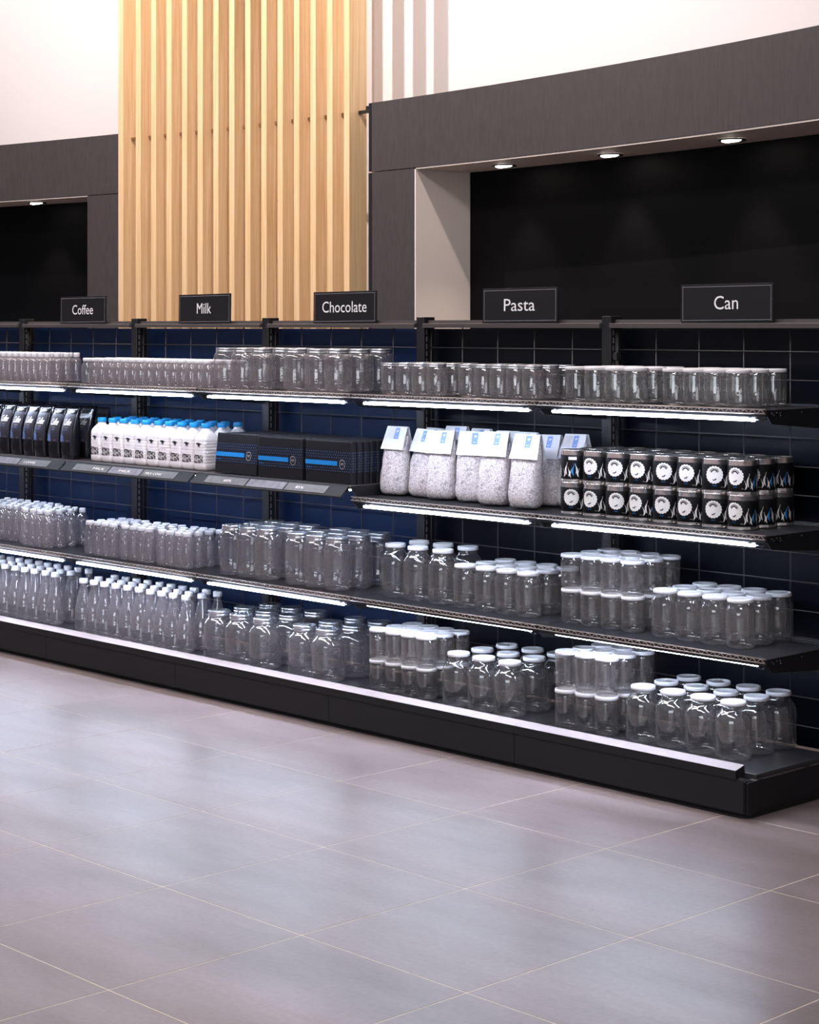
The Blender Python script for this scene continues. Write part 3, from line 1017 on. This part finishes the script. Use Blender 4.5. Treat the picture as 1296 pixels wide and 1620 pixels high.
# cow head mark
cow = MB()
cow.poly_y([(-0.013, 0.1075), (-0.010, 0.1115), (-0.006, 0.1105), (-0.004, 0.1125), (0.003, 0.1120), (0.008, 0.1085), (0.012, 0.1090), (0.0125, 0.1060), (0.008, 0.1035), (0.004, 0.1020), (-0.004, 0.1025), (-0.010, 0.1050)], YM)
cow.poly_y([(-0.004, 0.1030), (-0.0055, 0.0960), (-0.004, 0.0925), (0.0005, 0.0912), (0.005, 0.0925), (0.0062, 0.0965), (0.005, 0.1030)], YM)
mapped(cow, lambda x, y, z: (x * 1.45, y, z + 0.0105))
cowm = cow.mesh('cow_mark', 'print_black')
nose = MB()
blob(nose, 0.0005, 0.0945, 0.0032, 10, 0.7, YM - 0.0003, 3, 0.05)
mapped(nose, lambda x, y, z: (x * 1.45, y, z + 0.0105))
cown = nose.mesh('cow_nose', 'milk_plastic')
mt = text_mb('MILK', 0.026, 0.006, 0.0, 0.0860, YM).mesh('lettering', 'print_grey')
# square of cow-hide patches
sp = MB()
rnd = random.Random(11)
for i in range(5):
    for j in range(5):
        cx = -0.0145 + i * 0.00725 + rnd.uniform(-0.0012, 0.0012)
        cz = 0.0305 + j * 0.0070 + rnd.uniform(-0.0012, 0.0012)
        blob(sp, max(-0.0155, min(0.0155, cx)), cz, rnd.uniform(0.0022, 0.0041), 8, 1.0, YM, rnd.random(), 0.4)
mapped(sp, lambda x, y, z: (x * 1.70, y, z + 0.0075))
patches = sp.mesh('hide_patches', 'print_black')
foot = text_mb('1 l', 0.008, 0.0030, -0.01, 0.0215, YM).mesh('volume_mark', 'print_grey')
MILK = [('bottle_body', milk_body, []), ('cap', milk_cap, []), ('cow_mark', cowm, [('cow_nose', cown)]), ('lettering', mt, []), ('hide_patches', patches, []),
        ('volume_mark', foot, [])]
MILKB = MILK[:2]
ZJ = [0, 0, 0, 1, 1, 1, 1, 2, 2, 2]
for r_, y in enumerate((0.190, 0.278, 0.366)):
    for k in range(10):
        x = -1.374 + 0.0886 * k + random.uniform(-0.002, 0.002)
        lb = 'white milk bottle with blue cap, %s row, %s from the chocolate boxes' % (ROW[r_], ORD[9 - k])
        place(MILK if r_ == 0 else MILKB, 'milk_bottle', lb, 'bottle', 'milk bottles', (x, y + random.uniform(-0.0015, 0.0015), Z2B + GAP), random.uniform(-0.02, 0.02))

# ------------------------------------------------------------------ chocolate boxes
BW, BH, BT = 0.284, 0.172, 0.0325
box_body = MB().loft([rrect(BW, BT, 0.010, 0.0, 3), rrect(BW, BT, 0.010, BH - 0.004, 3), rrect(BW - 0.004, BT - 0.003, 0.009, BH, 3)], smooth=False).mesh('carton', 'box_card')
band = MB().loft([rrect(BW + 0.0008, BT + 0.0008, 0.0104, 0.046, 3), rrect(BW + 0.0008, BT + 0.0008, 0.0104, 0.132, 3)], False, False, False).mesh('printed_band', 'box_band')
YB = -BT / 2 - 0.0008
dots = MB()
for i in range(20):
    for j in range(8):
        x = -BW / 2 + 0.010 + i * (BW - 0.022) / 19
        z = 0.051 + j * 0.0108
        if 0.068 < z < 0.096 and x < 0.066:
            continue
        q = 0.0018
        x += 0.0050 * (j % 2)
        dots.poly_y([(x, z - q), (x + q, z), (x, z + q), (x - q, z)], YB)
for j in range(8):          # dots run on around the carton ends
    for i in range(2):
        y = -BT / 2 + 0.008 + i * 0.014
        z = 0.051 + j * 0.0108
        q = 0.0017
        x = BW / 2 + 0.0006
        dots.add([(x, y - q, z), (x, y, z - q), (x, y + q, z), (x, y, z + q)], [(0, 1, 2, 3)])
dotm = dots.mesh('dot_pattern', 'print_lilac')
strip = MB().poly_y([(-BW / 2 + 0.004, 0.072), (0.058, 0.072), (0.058, 0.0905), (-BW / 2 + 0.004, 0.0905)], YB - 0.0002).mesh('blue_stripe', 'print_blue')
badge = MB()
for i in range(28):
    a0, a1 = 2 * PI * i / 28, 2 * PI * (i + 1) / 28
    badge.poly_y([(0.088 + q * math.cos(a), 0.079 + q * 1.12 * math.sin(a)) for q, a in ((0.0155, a0), (0.0170, a0), (0.0170, a1), (0.0155, a1))], YB - 0.0002, True)
t_ = text_mb('60%', 0.017, 0.0085, 0.088, 0.0765, YB - 0.0002)
badge.add(t_.v, t_.f)
badm = badge.mesh('badge', 'print_cream')
bt = text_mb('choco', 0.030, 0.006, -0.115, 0.0575, YB - 0.0002).mesh('blue_lettering', 'print_blue')
CHOC = [('carton', box_body, []), ('printed_band', band, [('dot_pattern', dotm), ('blue_stripe', strip), ('badge', badm), ('blue_lettering', bt)])]
for ci, (cx, nm_) in enumerate(((-0.294, 'next to the milk'), (0.006, 'between the other two rows'), (0.312, 'next to the pasta bags'))):
    for r_ in range(8):
        y = 0.137 + r_ * 0.0355 + (0.024 if ci == 0 and r_ else 0)
        lb = 'black chocolate box, %s in its row, %s' % ('frontmost' if r_ == 0 else ORD[r_] + ' box back', nm_)
        place(CHOC, 'chocolate_box', lb, 'box', 'chocolate boxes', (cx, y, Z2B + (0.0030 if ci == 0 and r_ == 0 else GAP)), random.uniform(-0.003, 0.003),
              tilt=(math.radians(-6.0), 0) if (ci == 0 and r_ == 0) else None)

# ------------------------------------------------------------------ cans
CR, CH = 0.0495, 0.1155
can_body = MB().lathe([(0.044, 0.002), (CR, 0.0), (CR + 0.0004, 0.003), (CR - 0.0008, 0.005), (CR - 0.0008, CH - 0.004), (CR + 0.0006, CH - 0.003), (CR + 0.0006, CH - 0.0005),
                       (CR - 0.0015, CH), (CR - 0.003, CH - 0.003), (0.030, CH - 0.003), (0.029, CH - 0.002), (0.0004, CH - 0.002)], 32, True, False).mesh('can_body', 'steel')
can_lab = MB().lathe([(CR - 0.0002, 0.011), (CR + 0.0001, 0.0115), (CR + 0.0001, CH - 0.0195), (CR - 0.0002, CH - 0.019)], 40, False, False).mesh('label', 'can_label')


def wrap(mb, off=0.0006):
    """bend a flat print (x along the girth, z up) round the can; x = 0 faces -Y"""
    R = CR + off
    return mapped(mb, lambda x, y, z: (R * math.sin(x / CR), -R * math.cos(x / CR), z))


def disc(mb, cx, cz, r, sc=0, amp=0.0, n=48):
    rows = [0.0, 0.35, 0.7, 1.0]
    v = [(cx, 0, cz)]
    for q in rows[1:]:
        for i in range(n):
            a = 2 * PI * i / n
            rr = r * q * (1 + (amp * math.cos(sc * a) if q == 1.0 else 0))
            v.append((cx + rr * math.cos(a), 0, cz + rr * math.sin(a)))
    f = [(0, 1 + i, 1 + (i + 1) % n) for i in range(n)]
    for k in range(2):
        for i in range(n):
            j = (i + 1) % n
            f.append((1 + k * n + i, 1 + (k + 1) * n + i, 1 + (k + 1) * n + j, 1 + k * n + j))
    mb.add(v, f)


def arc_strip(mb, cx, cz, r0, r1, a0, a1, n=10):
    v, f = [], []
    for i in range(n + 1):
        a = math.radians(a0 + (a1 - a0) * i / n)
        for r in (r0, r1):
            v.append((cx + r * math.cos(a), 0, cz + r * math.sin(a)))
    f = [(2 * i, 2 * i + 1, 2 * i + 3, 2 * i + 2) for i in range(n)]
    mb.add(v, f)


def pepper(mb, cx, cz, h, w, flip=1):
    n = 9
    v, f = [], []
    for i in range(n + 1):
        t = i / n
        z = cz + h * t
        c = cx + flip * w * 0.55 * math.sin(t * 5.0 - 0.4)
        ww = w * (0.06 + 0.42 * max(0, math.sin(min(1, t * 1.25) * PI)) ** 0.9) if t < 0.8 else w * 0.10
        v += [(c - ww, 0, z), (c + ww, 0, z)]
    f = [(2 * i, 2 * i + 1, 2 * i + 3, 2 * i + 2) for i in range(n)]
    mb.add(v, f)


seal = MB()
disc(seal, 0, 0.0615, 0.0292, 18, 0.045, 72)
sealm = wrap(seal).mesh('round_seal', 'print_white')
face = MB()
arc_strip(face, 0, 0.068, 0.0145, 0.0166, 18, 162)
arc_strip(face, 0, 0.068, 0.0082, 0.0128, 10, 170)
arc_strip(face, -0.002, 0.053, 0.0070, 0.0106, 250, 338, 6)
facem = wrap(face, 0.0010).mesh('seal_print', 'print_black')
pw_, pb_ = MB(), MB()
girth = 2 * PI * CR
for base in (0.036, 0.110, 0.186):
    for dx, dz, h_, w_, fl_, blue in ((0.000, 0.018, 0.030, 0.0060, 1, 0), (0.010, 0.026, 0.046, 0.0068, -1, 0), (0.019, 0.020, 0.034, 0.0050, 1, 0), (0.026, 0.016, 0.030, 0.0050, -1, 0),
                                      (0.036, 0.022, 0.046, 0.0072, -1, 1), (0.046, 0.030, 0.036, 0.0052, 1, 0), (0.054, 0.018, 0.032, 0.0056, -1, 0)):
        if base + dx < girth - 0.032:
            pepper(pb_ if blue else pw_, base + dx, dz, h_, w_, fl_)
bar = MB()
for i in range(6):
    bar.add([(0.128 + i * 0.005, 0, 0.080), (0.133 + i * 0.005, 0, 0.080), (0.133 + i * 0.005, 0, 0.091), (0.128 + i * 0.005, 0, 0.091)], [(0, 1, 2, 3)])
for m_ in (bar,):
    pw_.add(m_.v, m_.f)
pwm = wrap(pw_).mesh('pepper_print', 'print_white')
pbm = wrap(pb_).mesh('blue_pepper_print', 'print_blue')
ctm = wrap(text_mb('CHILLI', 0.0135, 0.0035, 0.0, 0.024, 0.0)).mesh('blue_lettering', 'print_blue')
cwm = wrap(text_mb('400 g', 0.010, 0.003, 0.027, 0.019, 0.0)).mesh('weight_mark', 'print_cream')
CAN = [('can_body', can_body, []), ('label', can_lab, [('round_seal', sealm), ('seal_print', facem), ('pepper_print', pwm), ('blue_pepper_print', pbm), ('blue_lettering', ctm), ('weight_mark', cwm)])]
top_rot = [-132, 8, 18, 12, 24, 14, 28, 7]
low_rot = [27, 8, 24, 0, 16, 5, 23, 3]
for l in range(2):
    for r_, y in enumerate((0.218, 0.321, 0.424)):
        for k in range(8):
            x = 1.553 + 0.1066 * k
            if r_ == 0:
                a = (low_rot if l == 0 else top_rot)[k]
            else:
                a = random.uniform(-30, 0) if k == 7 else random.uniform(-180, 180)
            lb = 'black food can with pepper print, %s layer, %s row, %s from the pasta' % (('lower', 'upper')[l], ROW[r_], ORD[k])
            if r_ == 0 and l == 1 and k == 0:
                lb = 'black food can in the upper layer turned to show a white barcode and peppers'
            place(CAN if r_ == 0 or k == 7 else [CAN[0], (CAN[1][0], CAN[1][1], [])], 'food_can', lb, 'can', 'stacked cans', (x, y, Z2 + 0.0012 + l * (CH + 0.0006)), math.radians(a))

# ------------------------------------------------------------------ coffee bags
KW, KD, KH = 0.104, 0.072, 0.246


def bag_front(z):
    t = z / KH
    if t < 0.12:
        return 0.80 + 1.6 * t
    if t < 0.45:
        return 1.0
    return max(0.03, 1.0 - ((t - 0.45) / 0.53) ** 1.5)


def bag_ring(w, d, z, cy, puff=0.0, n=7):
    """flat-bottom pouch section: front and back faces bowed, creased sides"""
    pts = []
    for i in range(n):
        t = i / (n - 1)
        pts.append((-w / 2 + w * t, cy - d / 2 * (0.55 + 0.45 * math.sin(PI * t) ** 0.5) if d > 0.01 else cy - d / 2, z))
    pts.append((w / 2 - 0.18 * d * (1 - puff), cy, z))
    for i in range(n):
        t = 1 - i / (n - 1)
        pts.append((-w / 2 + w * t, cy + d / 2 * (0.55 + 0.45 * math.sin(PI * t) ** 0.5) if d > 0.01 else cy + d / 2, z))
    pts.append((-w / 2 + 0.18 * d * (1 - puff), cy, z))
    return pts


def bag_cy(z):
    return 0.030 * max(0, z / KH - 0.45) ** 1.2


rg = [bag_ring(KW * (0.94 if z < 0.004 else 1), KD * bag_front(z), z, bag_cy(z)) for z in (0.0, 0.006, 0.02, 0.05, 0.08, 0.11, 0.14, 0.165, 0.19, 0.21, 0.228, 0.234, 0.246)]
bag_me = MB().loft(rg).mesh('foil_pouch', 'foil_black')


def on_bag(mb, off):
    def fn(x, y, z):
        t = (x + KW / 2) / KW
        d = KD * bag_front(z)
        k = 0.55 + 0.45 * max(0.0, math.sin(PI * max(0, min(1, t)))) ** 0.5
        return (x, bag_cy(z) - d / 2 * k - off, z)
    return mapped(mb, fn)


def grid_patch(x0, x1, z0, z1, nx=8, nz=14):
    v = [(x0 + (x1 - x0) * i / nx, 0, z0 + (z1 - z0) * j / nz) for j in range(nz + 1) for i in range(nx + 1)]
    f = [(j * (nx + 1) + i, j * (nx + 1) + i + 1, (j + 1) * (nx + 1) + i + 1, (j + 1) * (nx + 1) + i) for j in range(nz) for i in range(nx)]
    b = MB().add(v, f, True)
    return b


lab_me = on_bag(grid_patch(-0.040, 0.046, 0.080, 0.214), 0.0012).mesh('front_label', 'foil_label')
lg = MB()
t_ = text_mb('Coffee', 0.056, 0.030, 0.000, 0.160, 0, 0.25)
lg.add(t_.v, t_.f)
t_ = text_mb('Coffee', 0.056, 0.0305, 0.0016, 0.1606, 0, 0.25)
lg.add(t_.v, t_.f)
logo_me = on_bag(lg, 0.0022).mesh('script_logo', 'print_white')
sm = MB()
t_ = text_mb('ARABICA', 0.026, 0.004, 0.008, 0.148, 0)
sm.add(t_.v, t_.f)
t_ = text_mb('250 g', 0.014, 0.004, 0.026, 0.086, 0)
sm.add(t_.v, t_.f)
small_me = on_bag(sm, 0.0022).mesh('small_lettering', 'print_cream')
tr = MB()
rnd = random.Random(5)
for i in range(190):
    z = rnd.random()
    if rnd.random() < z:
        z = rnd.random() * 0.5
    w_ = 0.018 * (1 - z) ** 0.85
    x = -0.020 + rnd.uniform(-1, 1) * w_
    zz = 0.083 + z * 0.062
    q = rnd.uniform(0.0009, 0.0019)
    tr.add([(x - q, 0, zz), (x, 0, zz - q), (x + q, 0, zz), (x, 0, zz + q)], [(0, 1, 2, 3)])
t_ = text_mb('BLEND', 0.018, 0.004, 0.009, 0.137, 0)
tr.add(t_.v, t_.f)
tree_me = on_bag(tr, 0.0022).mesh('blue_speckled_triangle', 'print_lilac')
COF = [('foil_pouch', bag_me, []), ('front_label', lab_me, [('script_logo', logo_me), ('small_lettering', small_me), ('blue_speckled_triangle', tree_me)])]
for r_, y in enumerate((0.172, 0.262, 0.352)):
    for k in range(9):
        x = -1.615 - 0.1115 * k + random.uniform(-0.003, 0.003)
        if screen_u(x, y) < -25:
            continue
        place(COF, 'coffee_bag', 'glossy black coffee pouch with script logo, %s row, %s from the milk' % (ROW[r_], ORD[k]), 'bag', 'coffee bags',
              (x, y + random.uniform(-0.004, 0.004), Z2B + GAP), random.uniform(-0.03, 0.03), (1, 1, random.uniform(0.985, 1.01)))

# ------------------------------------------------------------------ pasta bags
PWD, PDP, PH = 0.122, 0.082, 0.200


def pasta_bag(seed):
    rnd = random.Random(seed)
    rg = []
    for z, kw, kd in ((0.0, 0.78, 0.72), (0.006, 0.92, 0.88), (0.02, 1.0, 1.0), (0.05, 1.03, 1.04), (0.08, 1.02, 1.02), (0.11, 1.0, 0.96), (0.14, 0.99, 0.84), (0.17, 0.98, 0.64), (0.20, 0.97, 0.40), (0.235, 0.96, 0.12)):
        ring = rrect(PWD * kw, PDP * kd, min(0.030, PDP * kd * 0.45), z, 4)
        rg.append([(x + rnd.uniform(-1, 1) * 0.0036, y + rnd.uniform(-1, 1) * 0.0036, zz) for x, y, zz in ring])
    return MB().loft(rg).mesh('filled_bag', 'pasta')


bags = [pasta_bag(s) for s in (1, 2, 3)]
hw = 0.060
hd = MB()
# folded paper header: two sloping flaps with thickness meeting at a flat top fold
out = [(-0.0345, 0.178), (-0.0065, 0.268), (-0.003, 0.271), (0.003, 0.271), (0.0065, 0.268), (0.0345, 0.178)]
inn = [(0.0333, 0.178), (0.0052, 0.266), (-0.0052, 0.266), (-0.0333, 0.178)]
prof = out + inn
n = len(prof)
v = [(x * (1.0 - 1.2 * (z - 0.178)), y, z) for x in (-hw, hw) for y, z in prof]
f = [(i, n + i, n + (i + 1) % n, (i + 1) % n) for i in range(n)]
hd.add(v, f)
for o_ in (0, n):
    q = [(0, 1, 8, 9), (1, 2, 7, 8), (2, 3, 7), (3, 4, 6 + 1), (4, 5, 6, 7)]
    for face_ in q:
        hd.add([v[o_ + i] for i in face_], [tuple(range(len(face_)))])
head_me = hd.mesh('paper_header', 'paper')


def on_flap(mb, off=0.0008):
    # (x, s) with s measured down from the fold along the front flap
    k = math.hypot(0.028, 0.090)
    return mapped(mb, lambda x, y, z: (x, -0.0065 - 0.028 * z / k - off, 0.268 - 0.090 * z / k))


tg = MB().add([(-0.004, 0, 0.004), (-0.004, 0, 0.050), (0.020, 0, 0.050), (0.020, 0, 0.004)], [(0, 1, 2, 3)])
tagm = on_flap(tg).mesh('blue_tag', 'print_lilac')
mk = MB()
mk.add([(0.003, 0, 0.016), (0.008, 0, 0.023), (0.016, 0, 0.017), (0.014, 0, 0.011), (0.008, 0, 0.013)], [(0, 1, 2, 3, 4)])
mk.add([(0.002, 0, 0.040), (0.002, 0, 0.042), (0.014, 0, 0.042), (0.014, 0, 0.040)], [(0, 1, 2, 3)])
mkm = on_flap(mk, 0.0014).mesh('tag_mark', 'paper')
ln = MB()
rnd = random.Random(9)
for i in range(9):
    x = -0.052 + i * 0.0046
    pts = [(x + 0.002 * math.sin(q * 1.3 + i), 0.006 + q * 0.006) for q in range(8)]
    for a, b in zip(pts[:-1], pts[1:]):
        ln.add([(a[0] - 0.0004, 0, a[1]), (b[0] - 0.0004, 0, b[1]), (b[0] + 0.0004, 0, b[1]), (a[0] + 0.0004, 0, a[1])], [(0, 1, 2, 3)])
lnm = on_flap(ln).mesh('line_drawing', 'print_grey')
PAS = [[('filled_bag', b_, []), ('paper_header', head_me, [('blue_tag', tagm), ('tag_mark', mkm), ('line_drawing', lnm)])] for b_ in bags]
front = [(0.558, 0.262, 4, 0), (0.696, 0.283, -7, 1), (0.834, 0.250, 9, 2), (0.985, 0.268, 28, 0), (1.140, 0.226, 13, 1), (1.312, 0.216, 13, 2)]
back = [(0.628, 0.398, -5, 1), (0.764, 0.396, 5, 2), (0.900, 0.396, -4, 0), (1.036, 0.398, 4, 1), (1.172, 0.360, -3, 2), (1.305, 0.352, 4, 0), (1.434, 0.348, 0, 1)]
for q, lst in enumerate((front, back)):
    for i, (x, y, a, v_) in enumerate(lst):
        place(PAS[v_], 'pasta_bag', 'clear bag of pale pasta with white paper header, %s row, %s from the cans' % (ROW[q], ORD[len(lst) - 1 - i]), 'bag',
              'pasta bags', (x, y, Z2 + 0.0052), math.radians(a), (1, 1, random.uniform(0.97, 1.02)), tilt=(math.radians(random.uniform(-5.5, -3.0)), math.radians(random.uniform(-1, 1))))
